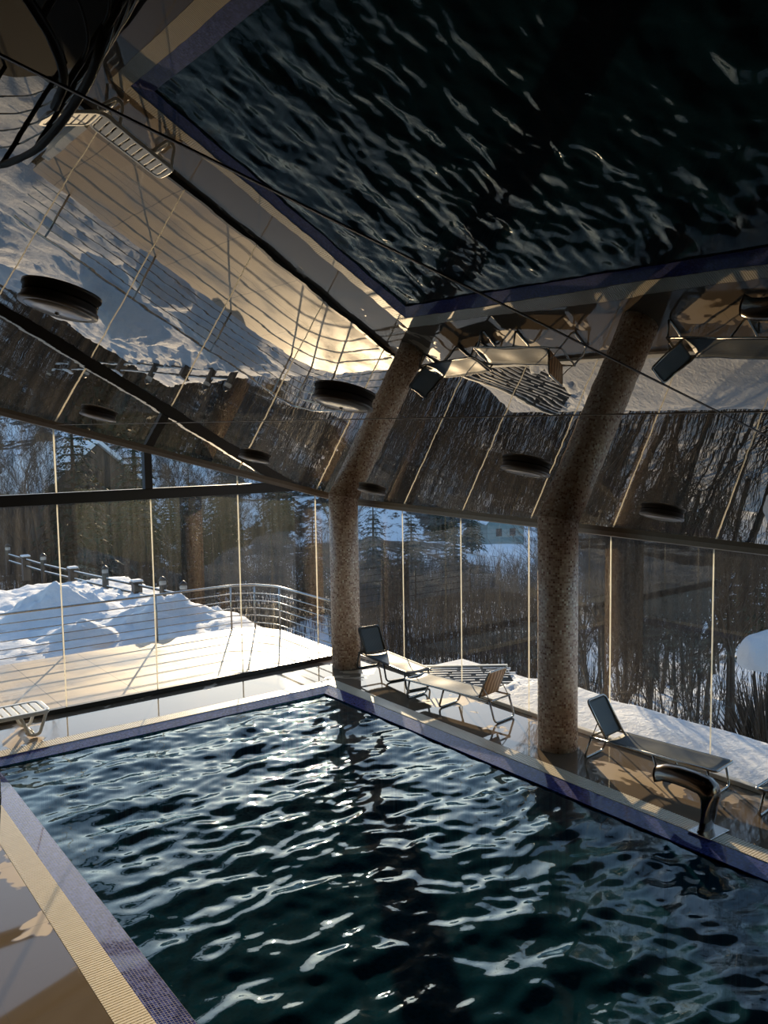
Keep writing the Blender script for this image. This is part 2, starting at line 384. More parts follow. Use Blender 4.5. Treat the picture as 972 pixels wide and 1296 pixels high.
# corner post of the glazing
tag(MB().box((XG-.02,YG-.02,.05),(XG+.03,YG+.03,ceil_z(XG,YG))).build('trim_9',M['dark']),kind='structure')
wn_=0
def pane_back(xa,xb):
    global wn_; wn_+=1
    e=tag(empty('window_%d'%wn_,((xa+xb)/2,YG,0)),kind='structure'); ox=(xa+xb)/2
    def quad(z0a,z0b,z1a,z1b,nm):
        vv=[(xa-ox,0,z0a),(xb-ox,0,z0b),(xb-ox,0,z1b),(xa-ox,0,z1a)]
        return MB().add(vv,[(0,1,2,3)]).build(nm,M['glass'],e)
    ca,cb=ceil_z(xa,YG),ceil_z(xb,YG)
    quad(.07,.07,min(BZ0+.02,ca),min(BZ0+.02,cb),'glass_pane')
    if ca>BZ1:
        if cb>BZ1: quad(BZ1-.02,BZ1-.02,ca,cb,'upper_glass_pane')
        else:
            xm=XG-(BZ1-ZC)/TX
            MB().add([(xa-ox,0,BZ1-.02),(xm-ox,0,BZ1-.02),(xa-ox,0,ca)],[(0,1,2)]).build('upper_glass_pane',M['glass'],e)
    top=min(BZ0,cb)
    MB().box((xb-ox-.008,-.008,.07),(xb-ox+.008,.008,top)).build('glass_joint',M['seal'],e)
    if cb>BZ1+.05 and abs(xb-5.01)>.05:
        MB().box((xb-ox-.010,-.010,BZ1),(xb-ox+.010,.010,cb)).build('glass_joint',M['seal'],e)
bx=[LX,-2.31,-.84,.63,2.10,3.58,5.01,6.53,8.06,XG-.02]
for a,b in zip(bx[:-1],bx[1:]): pane_back(a,b)
def pane_right(ya,yb):
    global wn_; wn_+=1
    oy=(ya+yb)/2; e=tag(empty('window_%d'%wn_,(XG,oy,0)),kind='structure')
    MB().add([(0,yb-oy,.05),(0,ya-oy,.05),(0,ya-oy,ceil_z(XG,ya)),(0,yb-oy,ceil_z(XG,yb))],[(0,1,2,3)]).build('glass_pane',M['glass'],e)
    MB().box((-.006,yb-oy-.006,.05),(.006,yb-oy+.006,ceil_z(XG,yb)-.01)).build('glass_joint',M['seal'],e)
by=[RY,-3.2,-1.75,-.3,1.15,2.6,4.05,5.5,6.96,8.40,9.85,11.33,YG-.02]
for a,b in zip(by[:-1],by[1:]): pane_right(a,b)

# ------------------------------------------------------------------ columns
def column(x,y,label):
    r=.255; z1=ceil_z(x-r,y)+.03; n=48; nz=2
    me=bpy.data.meshes.new('mosaic_column'); vv=[];ff=[]
    for z in (0,z1):
        for k in range(n): vv.append((r*math.cos(2*PI*k/n),r*math.sin(2*PI*k/n),z))
    for k in range(n): ff.append((k,(k+1)%n,n+(k+1)%n,n+k))
    ff.append(tuple(reversed(range(n)))); ff.append(tuple(range(n,2*n)))
    me.from_pydata(vv,[],ff); uv=me.uv_layers.new(name='UVMap')
    for p in me.polygons:
        p.use_smooth=p.index<n
        for li in p.loop_indices:
            vi=me.loops[li].vertex_index; k=vi%n
            if p.index<n and p.index==n-1 and k==0: k=n
            uv.data[li].uv=(k/n*2*PI*r, vv[vi][2])
    me.materials.append(M['col']); o=bpy.data.objects.new('mosaic_column',me); COL.objects.link(o); o.location=(x,y,0)
    tag(o,label,'column'); return o
column(8.27,12.29,'slim-looking far round column in brown mosaic at the corner of the two glass walls')
column(8.16,7.26,'large near round column in brown mosaic between the striped lounger and the dark spout')
# ------------------------------------------------------------------ pool
pool=tag(empty('swimming_pool',(4.7,6,0)),'rectangular indoor swimming pool with rippling teal water and blue mosaic rim','swimming pool')
pi_=Matrix.Translation((-4.7,-6,0))
def sh(mb):
    mb.v=[(v[0]-4.7,v[1]-6,v[2]) for v in mb.v]; return mb
WZ=-.062
# water: real ripples as a sum of many small waves
nx,ny=190,470
X=np.linspace(PX0-.03,PX1+.03,nx); Y=np.linspace(PY0-.03,PY1+.03,ny); XX,YY=np.meshgrid(X,Y)
ZZ=np.zeros_like(XX)
for i in range(90):
    lam=.15*(.95/.15)**rng.random(); th=rng.normal(PI*.56,.75); k=2*PI/lam
    a=.00135*(lam/.4)**1.05*rng.uniform(.6,1.4)
    ph=rng.random()*2*PI; wx=.25*np.sin(XX*1.3+i)+.25*np.sin(YY*.9+2*i)
    ZZ+=a*np.sin(k*(XX*math.cos(th)+YY*math.sin(th))+ph+wx*1.6)
edge=np.minimum(np.minimum(XX-PX0,PX1-XX),np.minimum(YY-PY0,PY1-YY)); ZZ*=np.clip(.35+edge*1.6,.35,1)
vv=np.stack([XX-4.7,YY-6,ZZ+WZ],-1).reshape(-1,3)
idx=np.arange(nx*ny).reshape(ny,nx); ff=np.stack([idx[:-1,:-1],idx[:-1,1:],idx[1:,1:],idx[1:,:-1]],-1).reshape(-1,4)
me=bpy.data.meshes.new('water_surface'); me.from_pydata(vv.tolist(),[],ff.tolist()); me.polygons.foreach_set('use_smooth',[True]*len(me.polygons))
me.materials.append(M['water']); wo_=bpy.data.objects.new('water_surface',me); COL.objects.link(wo_); wo_.parent=pool
tag(wo_,'rippled teal pool water')
mb=MB(); x0,x1,y0,y1=PX0,PX1,PY0,PY1; D=-1.6; T=.05
mb.box((x0-T,y0-T,D-.1),(x1+T,y1+T,D)); mb.box((x0-T,y0,D),(x0,y1,-.05)); mb.box((x1,y0,D),(x1+T,y1,-.05)); mb.box((x0-T,y0-T,D),(x1+T,y0,-.05)); mb.box((x0-T,y1,D),(x1+T,y1+T,-.05))
tag(sh(mb).build('basin',M['basin'],pool),'dark teal tiled basin')
def rim(w0,w1,z_in,z_out,name,mat,zb):
    """sloping rectangular ring from water edge offset w0 to w1"""
    a=[(x0-w0,y0-w0),(x1+w0,y0-w0),(x1+w0,y1+w0),(x0-w0,y1+w0)]; b=[(x0-w1,y0-w1),(x1+w1,y0-w1),(x1+w1,y1+w1),(x0-w1,y1+w1)]
    vv=[(x,y,z_in) for x,y in a]+[(x,y,z_out) for x,y in b]+[(x,y,zb) for x,y in a]+[(x,y,zb) for x,y in b]
    ff=[]
    for i in range(4):
        j=(i+1)%4; ff+= [(i,4+i,4+j,j),(8+j,12+j,12+i,8+i),(i,j,8+j,8+i),(4+j,4+i,12+i,12+j)]
    m=MB().add(vv,ff); return sh(m).build(name,mat,pool)
tag(rim(0,BAND,-.040,-.006,'tile_border',M['band'],-.2),'sloping blue mosaic border washed by water')
rim(BAND,BAND+GRATE,-.03,-.03,'overflow_channel',M['dark'],-.25)
g0,g1=BAND+.004,BAND+GRATE-.004
def grate(vert,side):
    mb=MB(); p=.03
    if vert:
        xa,xb=((x0-g1,x0-g0) if side<0 else (x1+g0,x1+g1)); t=y0-g1+.01
        while t<y1+g1-.02: mb.box((xa,t,-.025),(xb,t+.021,0.001)); t+=p
        mb.box((xa,y0-g1,-.028),(xb,y1+g1,-.006))
    else:
        ya,yb=((y0-g1,y0-g0) if side<0 else (y1+g0,y1+g1)); t=x0-g0
        while t<x1+g0-.02: mb.box((t,ya,-.025),(t+.021,yb,0.001)); t+=p
        mb.box((x0-g0,ya,-.028),(x1+g0,yb,-.006))
    return sh(mb).build('overflow_grate',M['grate'],pool)
for v,s in ((1,-1),(1,1),(0,1),(0,-1)): grate(v,s)

# ------------------------------------------------------------------ waterfall spout
def arch_section(w,hh,n=12,lip=.35):
    return [(-w/2*math.cos(PI*k/n), hh*math.sin(PI*k/n)**.8) for k in range(n+1)]
sp=tag(empty('waterfall_spout',(7.54,4.70,0)),'dark polished steel waterfall spout bent over on a leg at the right pool edge','waterfall spout')
MB().prism([(-.17,-.13),(.17,-.13),(.17,.13),(-.17,.13)],0.001,.014).build('base_plate',M['steel'],sp,.004)
# curved sheet: leg rises, bends over and runs along the pool edge; hollow arched section
path=[(.04,0.0),(.02,.09),(.0,.20),(-.005,.32),(.005,.385),(.04,.425),(.16,.44),(.32,.44),(.46,.425),(.56,.38)]   # (y,z)
secs=[]; n=12
P2=[]
for i in range(len(path)-1):
    for k in range(3): t=k/3; P2.append((path[i][0]*(1-t)+path[i+1][0]*t, path[i][1]*(1-t)+path[i+1][1]*t))
P2.append(path[-1])
vv=[];ff=[]
for i,(py,pz) in enumerate(P2):
    a=P2[max(i-1,0)]; b=P2[min(i+1,len(P2)-1)]; d=Vector((0,b[0]-a[0],b[1]-a[1])).normalized()
    nrm=Vector((0,-d.z,d.y))      # outward (top) side of the bend
    s=i/(len(P2)-1); wd=.27; rise=.05+.09*min(1,max(0,(s-.25)/.25))
    if s<.25: wd=.22+.05*(s/.25)+.06*max(0,(.06-s)/.06)
    for k in range(n+1):
        ang=PI*k/n; u=-math.cos(ang)*wd/2; hgt=math.sin(ang)*rise
        for tt in (0,.012):
            vv.append(Vector((u,py,pz))+nrm*(hgt-tt))
m2=2*(n+1)
for i in range(len(P2)-1):
    for k in range(n):
        a=i*m2+2*k; b=a+m2
        ff.append((a,a+2,b+2,b)); ff.append((a+1,b+1,b+3,a+3))
    for e in (0,2*n): a=i*m2+e; b=a+m2; ff.append((a,b,b+1,a+1))
for i in (0,len(P2)-1):
    for k in range(n): a=i*m2+2*k; ff.append((a,a+1,a+3,a+2))
MB().add(vv,ff,True).build('curved_hood',M['bronze'],sp)
ly=[(-.02,0),(.02,0)]
MB().box((-.07,.012,.01),(.07,.030,.40)).build('leg',M['bronze'],sp,.006)
MB().lathe([(.022,0),(.022,.008),(.012,.016)],12,(0,0,0),Matrix.Translation((0,-.055,.47))@Matrix.Rotation(PI/2-.5,4,'X')).build('cap_screw',M['steel'],sp)

# ------------------------------------------------------------------ steel loungers
def lounger(loc, rz, W, L, B, ang, sling_back, label, frame, legs=(.10,.55,1.30), H=.31, sag=.025):
    """local +y runs from the hinge to the head end, seat runs to -y"""
    t=empty('sun_lounger',loc,rz); tag(t,label,'sun lounger','metal-framed sun loungers along the right glass wall')
    hw=W/2; r=.015
    # seat frame: U loop
    MB().tube(arc_path([(-hw,.22,H),(-hw,-L,H),(hw,-L,H),(hw,.22,H),(-hw,.22,H)],.05),r,8).build('seat_frame',frame,t)
    by_,bz=math.cos(ang)*B,math.sin(ang)*B
    MB().tube(arc_path([(-hw+.02,0,H+.01),(-hw+.02,by_,H+bz),(hw-.02,by_,H+bz),(hw-.02,0,H+.01)],.06),r,8).build('back_frame',frame,t)
    # slings
    def sheet(p,q,wd,sg,nm,mat):
        nU,nV=8,14; p=Vector(p); q=Vector(q); d=(q-p); nn=Vector((1,0,0)).cross(d).normalized(); vv=[];ff=[]
        for side in (0,1):
            for j in range(nV+1):
                for i in range(nU+1):
                    u=i/nU*2-1; v=j/nV
                    vv.append(p+d*v+Vector((u*wd/2,0,0))-nn*(sg*(1-u*u)*(1-.3*math.cos(4*PI*v))+.004*side)*1.0)
        K=(nU+1)*(nV+1)
        for j in range(nV):
            for i in range(nU):
                a=j*(nU+1)+i; ff.append((a,a+1,a+nU+2,a+nU+1)); ff.append((K+a,K+a+nU+1,K+a+nU+2,K+a+1))
        for j in range(nV):
            a=j*(nU+1); ff.append((a,a+nU+1,K+a+nU+1,K+a)); a+=nU; ff.append((a,K+a,K+a+nU+1,a+nU+1))
        for i in range(nU):
            ff.append((i,K+i,K+i+1,i+1)); a=nV*(nU+1)+i; ff.append((a,a+1,K+a+1,K+a))
        return MB().add(vv,ff,True).build(nm,mat,t)
    sheet((0,-L+.02,H+.012),(0,-.02,H+.012),W-.01,sag,'seat_sling',M['sling_g'])
    sheet((0,.03,H+.03),(0,by_-.01,H+bz-.01),W-.05,.012,'back_sling',sling_back)
    for j,(ya,dy) in enumerate(((.20,.10),(-L*.45,-.10),(-L+.10,-.06))):
        MB().tube(arc_path([(-hw,ya,H),(-hw,ya+dy,r),(hw,ya+dy,r),(hw,ya,H)],.07),r,8).build('leg',frame,t)
    # ratchet struts that hold the backrest
    for s in (-1,1):
        MB().tube([(s*(hw-.01),.20,H),(s*(hw-.02),by_*.45,H+bz*.45)],.007,6).build('back_strut',frame,t)
    return t
la=math.atan2
lounger((8.50,11.70,0),math.radians(-6),.45,1.38,.50,math.radians(58),M['sling_g'],'grey sling lounger beside the far column, backrest raised against the column side',M['framedk'])
lounger((8.32,8.72,0),math.radians(180+8),.45,1.45,.44,math.radians(66),M['sling_b'],'lounger with tan ribbed backrest, foot end towards the far column',M['frame'])
lounger((8.33,6.48,0),math.radians(7),.43,1.38,.52,math.radians(58),M['sling_g'],'grey sling lounger right of the near column, behind the dark spout',M['frame'])
lounger((8.58,3.20,0),math.radians(180+6),.45,1.42,.48,math.radians(55),M['sling_g'],'grey lounger cut off by the right picture edge, only its foot corner visible',M['frame'])

# ------------------------------------------------------------------ white plastic lounger at the left
wl=tag(empty('plastic_lounger',(3.12,12.26,0),PI/2),'white plastic slatted lounger on the left, its foot end beside the back glass','sun lounger')
# local: +y = world -x  (towards the head end)
hw=.30; H=.36
def rrect(w,y0_,y1_,r=.12,n=6):
    pts=[]
    for cx,cy,a0 in ((w-r,y0_+r,-PI/2),(w-r,y1_-r,0),(-w+r,y1_-r,PI/2),(-w+r,y0_+r,PI)):
        for k in range(n+1): a=a0+PI/2*k/n; pts.append((cx+r*math.cos(a),cy+r*math.sin(a)))
    return pts
def ring_mesh(outer,inner,z0_,z1_):
    n=len(outer); vv=[(x,y,z0_) for x,y in outer]+[(x,y,z0_) for x,y in inner]+[(x,y,z1_) for x,y in outer]+[(x,y,z1_) for x,y in inner]; ff=[]
    for i in range(n):
        j=(i+1)%n; ff+=[(2*n+i,2*n+j,3*n+j,3*n+i),(j,i,n+i,n+j),(i,j,2*n+j,2*n+i),(n+j,n+i,3*n+i,3*n+j)]
    return MB().add(vv,ff,False)
ring_mesh(rrect(hw,0,1.22),rrect(hw-.065,.07,1.16,.06),H-.055,H).build('seat_frame',M['plastic'],wl,.012)
mb=MB(); y=.085
while y<1.12: mb.box((-hw+.05,y,H-.03),(hw-.05,y+.085,H-.008)); y+=.108
mb.build('seat_slats',M['plastic'],wl,.006)
m=Matrix.Translation((0,1.20,H-.02))@Matrix.Rotation(math.radians(42),4,'X')
mb=ring_mesh(rrect(hw,0,.72),rrect(hw-.065,.05,.65,.06),-.03,.02); mb.v=[tuple(m@Vector(v)) for v in mb.v]; mb.build('back_frame',M['plastic'],wl,.01)
mb=MB(); y=.07
while y<.62: mb.box((-hw+.05,y,-.015),(hw-.05,y+.085,.008),m); y+=.108
mb.build('back_slats',M['plastic'],wl,.006)
for ya in (.16,1.02):
    for s in (-1,1):
        pts=[(s*(hw-.05),ya-.10,H-.05),(s*(hw-.05),ya+.0,.03),(s*(hw-.05),ya+.12,.03),(s*(hw-.05),ya+.24,H-.05)]
        MB().tube(arc_path(pts,.05),.024,8).build('leg',M['plastic'],wl)
for ya in (.24,1.10):
    MB().tube([(-hw+.05,ya,.05),(hw-.05,ya,.05)],.018,8).build('cross_bar',M['plastic'],wl)

# ------------------------------------------------------------------ ceiling lamps
def lamp(x,y,label):
    z=ceil_z(x,y); t=empty('ceiling_lamp',(x,y,z)); t.rotation_euler=CN.to_track_quat('Z','Y').to_euler()
    tag(t,label,'ceiling lamp','round unlit lamps on the black ceiling')
    MB().lathe([(.18,.0),(.19,-.008),(.19,-.030),(.20,-.034),(.20,-.052),(.178,-.057)],36).build('lamp_body',M['lampbody'],t)
    MB().lathe([(.174,-.054),(.166,-.062),(.12,-.069),(.05,-.072),(.012,-.073)],36).build('diffuser',M['lampglass'],t)
    MB().lathe([(.012,-.072),(.012,-.080),(.005,-.083)],12).build('centre_knob',M['steel'],t)
    return t
for x,y,l in ((1.33,4.55,'round dark ceiling lamp at the far left, largest of the near row'),
              (3.06,4.52,'round ceiling lamp seen just left of the far column top'),
              (4.93,4.72,'round ceiling lamp above the glass between the two columns'),
              (6.70,4.70,'round ceiling lamp right of the near column, lowest of the near row'),
              (3.14,9.5,'faint ceiling lamp at the left end of the far row, above the dark beam'),
              (5.07,9.5,'faint ceiling lamp of the far row where beam and ceiling nearly meet'),
              (6.95,9.6,'faint ceiling lamp of the far row, right behind the far column top')):
    lamp(x,y,l)

# ------------------------------------------------------------------ gallery with its balustrade (left of the picture, seen in the ceiling)
edge=[(.1,.9),(.45,2.6),(.93,4.6),(1.03,5.1),(1.07,5.6),(1.10,6.1),(1.10,6.6),(1.05,7.1),(.95,7.6),(.75,8.1),(.40,8.55),(-.1,8.8),(-.8,8.95),(-2.0,8.95),(LX,8.95)]
mb=MB(); mb.prism([(LX,RY),(1.0,RY),(1.0,.6)]+edge,GAL-.22,GAL)
gal=tag(mb.build('gallery_floor',M['slab']),kind='structure')
br=tag(empty('gallery_balustrade',(1.0,5,GAL)),'black steel balustrade with horizontal rails curving along the gallery edge','balustrade')
def off(p): return (p[0]-1.0-.04,p[1]-5,0)
ins=[(x-.05,y) for x,y in edge]
for z,r in ((1.0,.028),(.80,.007),(.62,.007),(.44,.007),(.26,.007)):
    MB().tube(arc_path([(x-1.0,y-5,z) for x,y in ins[2:-1]],.3),r,8).build('handrail' if r>.02 else 'rail',M['black'] if r>.02 else M['steel'],br)
for px_,py_ in ((.88,4.65),(1.02,5.7),(1.04,6.5),(.96,7.21),(.66,8.02),(.0,8.68),(-1.0,8.9)):
    MB().tube([(px_-1.0,py_-5,0),(px_-1.0,py_-5,1.0)],.018,8).build('post',M['black'],br)
sb=tag(empty('stair_balustrade',(0,4.6,GAL)),'second black balustrade curving around the stair opening inside the gallery, seen in the mirror ceiling','balustrade')
inn=[(.95,5.75),(.90,5.35),(.74,5.05),(.52,4.85),(.1,4.65),(-.6,4.5),(-2.0,4.45)]
for z,r in ((1.0,.028),(.70,.010),(.42,.010)):
    MB().tube(arc_path([(x,y-4.6,z) for x,y in inn],.2),r,8).build('handrail' if r>.02 else 'rail',M['black'],sb)
for x,y in ((.93,5.6),(.62,4.93),(-.2,4.58),(-1.2,4.48)):
    MB().tube([(x,y-4.6,0),(x,y-4.6,1.0)],.02,8).build('post',M['black'],sb)

# ------------------------------------------------------------------ terrace outside the back wall
TY1=16.42
terr=[(1.98,YG+.06),(XG-.03,YG+.06),(8.86,15.6),(8.62,16.15),(8.2,TY1),(1.98,TY1)]
tag(MB().prism(terr,-.25,-.004).build('terrace_floor',M['terrace']),kind='structure')
tag(MB().box((1.86,YG+.1,-.25),(1.98,15.0,.22)).build('terrace_kerb',M['white_rail']),kind='structure')
rl=tag(empty('terrace_railing',(6,16.3,0)),'stainless steel railing with horizontal bars around the sunlit terrace','railing')
rp=[(2.1,TY1-.08),(8.12,TY1-.08),(8.52,16.1),(8.76,15.6),(8.70,13.1)]
for z,r in ((.95,.024),(.77,.011),(.61,.011),(.45,.011),(.29,.011),(.13,.011)):
    MB().tube(arc_path([(x-6,y-16.3,z) for x,y in rp],.12),r,8).build('handrail' if r>.02 else 'rail',M['steel'],rl)
for x,y in ((2.69,TY1-.08),(4.54,TY1-.08),(6.39,TY1-.08),(8.05,TY1-.08),(8.50,16.12),(8.755,15.5),(8.705,13.3)):
    MB().tube([(x-6,y-16.3,-.004),(x-6,y-16.3,.95)],.02,8).build('post',M['steel'],rl)

# ------------------------------------------------------------------ ground outside
def sdist(x,y):
    def rect(x1,y1):
        dx=max(x-x1,0); dy=max(y-y1,0); return math.hypot(dx,dy)
    return min(rect(10.75,11.6), rect(7.6,26.0))
def ground(x,y):
    s=sdist(x,y)
    z=-.18-3.2*(1-math.exp(-s/2.6))
    z-= .085*min(s,110)
    if s>110: z+= .23*(s-110)
    if s>230: z+= .12*(s-230)
    if s>0: z+= noise.noise(Vector((x*.03,y*.03,0)))*min(s*.06,7)+noise.noise(Vector((x*.25,y*.25,3)))*min(s*.12,.7)
    inside = (x<XG+.1 and y<YG+.1) or (1.86<x<8.87 and y<TY1)
    if inside: z=-3.5
    return z
def ground_mesh():
    rs=[0]+[ (8*(1.028**i)) for i in range(0,148)]
    az=[math.radians(-60+a*1.0) for a in range(0,201)]
    vv=[];ff=[]
    for r in rs[1:]:
        for a in az: x,y=r*math.sin(a),r*math.cos(a); vv.append((x,y,ground(x,y)))
    n=len(az)
    for i in range(len(rs)-2):
        for k in range(n-1): ff.append((i*n+k,i*n+n+k,i*n+n+k+1,i*n+k+1))
    return MB().add(vv,ff,True)
tag(ground_mesh().build('hillside',M['hill']),kind='structure')
# snow strip on the low annex roof outside the right wall
def snow_field(name,x0,x1,y0,y1,step,zf,mat,label,clip=None):
    nx=int((x1-x0)/step)+1; ny=int((y1-y0)/step)+1; vv=[];ff=[];ok=[]
    for j in range(ny):
        for i in range(nx):
            x=x0+(x1-x0)*i/(nx-1); y=y0+(y1-y0)*j/(ny-1); vv.append((x,y,zf(x,y))); ok.append(clip is None or clip(x,y))
    for j in range(ny-1):
        for i in range(nx-1):
            q=(j*nx+i,j*nx+i+1,(j+1)*nx+i+1,(j+1)*nx+i)
            if all(ok[k] for k in q): ff.append(q)
    o=MB().add(vv,ff,True).build(name,mat); tag(o,label,'snow',kind='stuff'); return o
def zs(x,y):
    e=min((10.72+.12*noise.noise(Vector((y*1.3,0,0)))-x)*3,1); e2=min(max((XG+.9-x)/.8,0),1)
    f=(x-9.3)*.6+(y-12.1)*.8      # distance from the bare diagonal edge
    bare=min(max((-f-1.35+.5*noise.noise(Vector((x*4,y*4,9))))*3,0),1)
    return -.30+.29*max(e,0)*bare+.03*noise.noise(Vector((x*2,y*1.2,0)))*bare-.10*e2*bare+.008*noise.noise(Vector((x*9,y*7,0)))*bare
snow_field('roof_snow',XG+.07,10.95,RY,12.2,.07,zs,M['snow'],'sunlit snow lying along the outside of the right glass wall')
# corrugated roof showing at the bare far end; ribs parallel to its diagonal edge
d=Vector((.80,-.60,0)); nrm=Vector((.60,.80,0)); p0=Vector((9.0,12.28,-.165))
mb=MB(); vv=[];ff=[]; nn=120
for i in range(nn+1):
    s=i/nn*2.2; off_=-nrm*s+Vector((0,0,.022*math.sin(s*2*PI/.15)))
    for k in (0,1): vv.append(p0+off_+d*(0.05+2.25*k))
    for k in (0,1): vv.append(p0+off_+d*(0.05+2.25*k)-Vector((0,0,.02)))
for i in range(nn):
    a=4*i; ff+=[(a,a+1,a+5,a+4),(a+2,a+6,a+7,a+3),(a,a+4,a+6,a+2),(a+1,a+3,a+7,a+5)]
gs=MB(); rr_=random.Random(8)
for i in range(14):
    s_=.15*(i+.75); u=0.05
    while u<2.2:
        L=rr_.uniform(.15,.6); w_=rr_.uniform(.035,.055); A=p0-nrm*s_+d*u; B=A+d*L; z_=Vector((0,0,.012)); q=[A-nrm*w_*.6,A+nrm*w_*.6,B+nrm*w_*.6,B-nrm*w_*.6]
        gs.add([v-z_*2.4 for v in q]+[v*1.0+z_ for v in (A-nrm*w_*.4,A+nrm*w_*.4,B+nrm*w_*.4,B-nrm*w_*.4)],[(3,2,1,0),(4,5,6,7),(0,1,5,4),(1,2,6,5),(2,3,7,6),(3,0,4,7)])
        u+=L+rr_.uniform(0,.10)
tag(gs.build('groove_snow',M['snow']),'thin lines of snow left in the grooves of the corrugated roof','snow',kind='stuff')
cr=tag(empty('annex_roof',tuple(p0)),'corrugated sheet roof with snow melting off, outside below the far loungers','roof')
mb.add(vv,ff,True); mb.v=[tuple(Vector(v)-p0) for v in mb.v]; mb.build('corrugated_sheet',M['corr'],cr)
mb=MB(); a=d*-.02; b=d*2.34
q=[a+nrm*.05,b+nrm*.05,b-nrm*.02,a-nrm*.02]; mb.add([v+Vector((0,0,.035)) for v in q]+[v-Vector((0,0,.25)) for v in q],[(0,1,2,3),(7,6,5,4),(1,0,4,5),(2,1,5,6),(3,2,6,7),(0,3,7,4)])
mb.build('fascia',M['white_rail'],cr)
# snow behind the terrace: field and piles
def zfield(x,y):
    return zfield0(x,y)+(.10*noise.noise(Vector((x*2.1,y*2.6,4)))+.05*noise.noise(Vector((x*6,y*6,2))))*min(max((y-TY1)*1.5,0),1)
def zfield0(x,y):
    def g(cx,cy,h,sx,sy): return h*math.exp(-((x-cx)/sx)**2-((y-cy)/sy)**2)
    z=-.12+.10*noise.noise(Vector((x*.8,y*.8,0)))+.05*noise.noise(Vector((x*3,y*3,1)))
    z+=min(max((y-TY1)*.15,0),.12)
    z-=max(0,(x-8.8))*.9+max(0,y-25.3)*.6
    return z
snow_field('snow_field',-6,10.2,TY1+.02,27,.14,zfield,M['snow'],'trampled snow between the terrace railing and the dark fence')
def zleft(x,y): return -.05+.10*noise.noise(Vector((x*.8,y*.8,0)))+.05*noise.noise(Vector((x*3,y*3,1)))
snow_field('side_snow',-6,1.88,YG+.12,TY1+.1,.12,zleft,M['snow'],'snow on the ground left of the terrace, seen only in the mirror ceiling')
def pile(x,y,h,sx,sy,rot,seed,label,mat):
    """heaped snow: a rough dome standing in the snow field"""
    nr,na=26,56; vv=[(0,0,h)];ff=[]
    for i in range(1,nr+1):
        r=i/nr
        for k in range(na):
            a=2*PI*k/na; wob=1+.16*noise.noise(Vector((math.cos(a)*1.3,math.sin(a)*1.3,seed)))
            px=r*sx*math.cos(a)*wob; py=r*sy*math.sin(a)*wob
            z=h*(math.exp(-3.0*r*r)-.05)*1.05
            z+=(.24*noise.noise(Vector((px*1.3+seed,py*1.3,seed)))+.17*noise.noise(Vector((px*3.4,py*3.4,seed)))+.09*noise.noise(Vector((px*9,py*9,seed))))*(1-r**3)*min(1,h)
            if i==nr: z=-.35
            c,s=math.cos(rot),math.sin(rot); vv.append((px*c-py*s,px*s+py*c,z))
    for k in range(na): ff.append((0,1+k,1+(k+1)%na))
    for i in range(nr-1):
        for k in range(na):
            a=1+i*na; b=a+na; ff.append((a+k,b+k,b+(k+1)%na,a+(k+1)%na))
    o=MB().add(vv,ff,True).build('snow_pile',mat); o.location=(x,y,-.05); tag(o,label,'snow pile'); return o
pile(5.7,20.7,.78,1.9,1.3,.2,1.0,'tall pointed snow pile left of the second glass joint, in front of the fence',M['snow'])
pile(1.9,21.8,.6,2.6,2.0,.4,5.0,'low snow heap mixed with soil at the left edge',M['snow_dirty'])
pile(7.3,18.3,.62,1.7,1.1,-.2,9.0,'broad rounded snow pile by the terrace corner',M['snow'])
pile(5.3,17.8,.38,1.2,.9,.1,13.0,'small crumbly snow pile just behind the terrace railing',M['snow'])

# ------------------------------------------------------------------ fence with pillars and lanterns
fp=[(6.95,31.2),(7.08,29.4),(7.20,27.7),(7.48,25.6),(7.78,23.6),(8.05,21.9),(8.25,20.6),(8.38,19.6)]
ZT=.30
kinds=['l','p','l','p','l','p','l','l']
fn=tag(empty('boundary_fence',(7.6,24,-.2)),'dark fence rails running between snow-capped pillars beyond the snow piles','fence')
for z in (.02,.24):
    for a,b in zip(fp[:-1],fp[1:]):
        MB().tube([(a[0]-7.6,a[1]-24,z+.2),(b[0]-7.6,b[1]-24,z+.2)],.028,6).build('rail',M['dark'],fn)
        mbs=MB(); dd=Vector((b[0]-a[0],b[1]-a[1],0)).normalized(); ss=Vector((-dd.y,dd.x,0))*.02
        A=Vector((a[0]-7.6,a[1]-24,z+.225)); B=Vector((b[0]-7.6,b[1]-24,z+.225))
        mbs.add([A-ss,A+ss,B+ss,B-ss,A-ss*.5+Vector((0,0,.02)),A+ss*.5+Vector((0,0,.02)),B+ss*.5+Vector((0,0,.02)),B-ss*.5+Vector((0,0,.02))],[(3,2,1,0),(4,5,6,7),(0,1,5,4),(1,2,6,5),(2,3,7,6),(3,0,4,7)])
        mbs.build('snow_ledge',M['snow'],fn)
npl=0
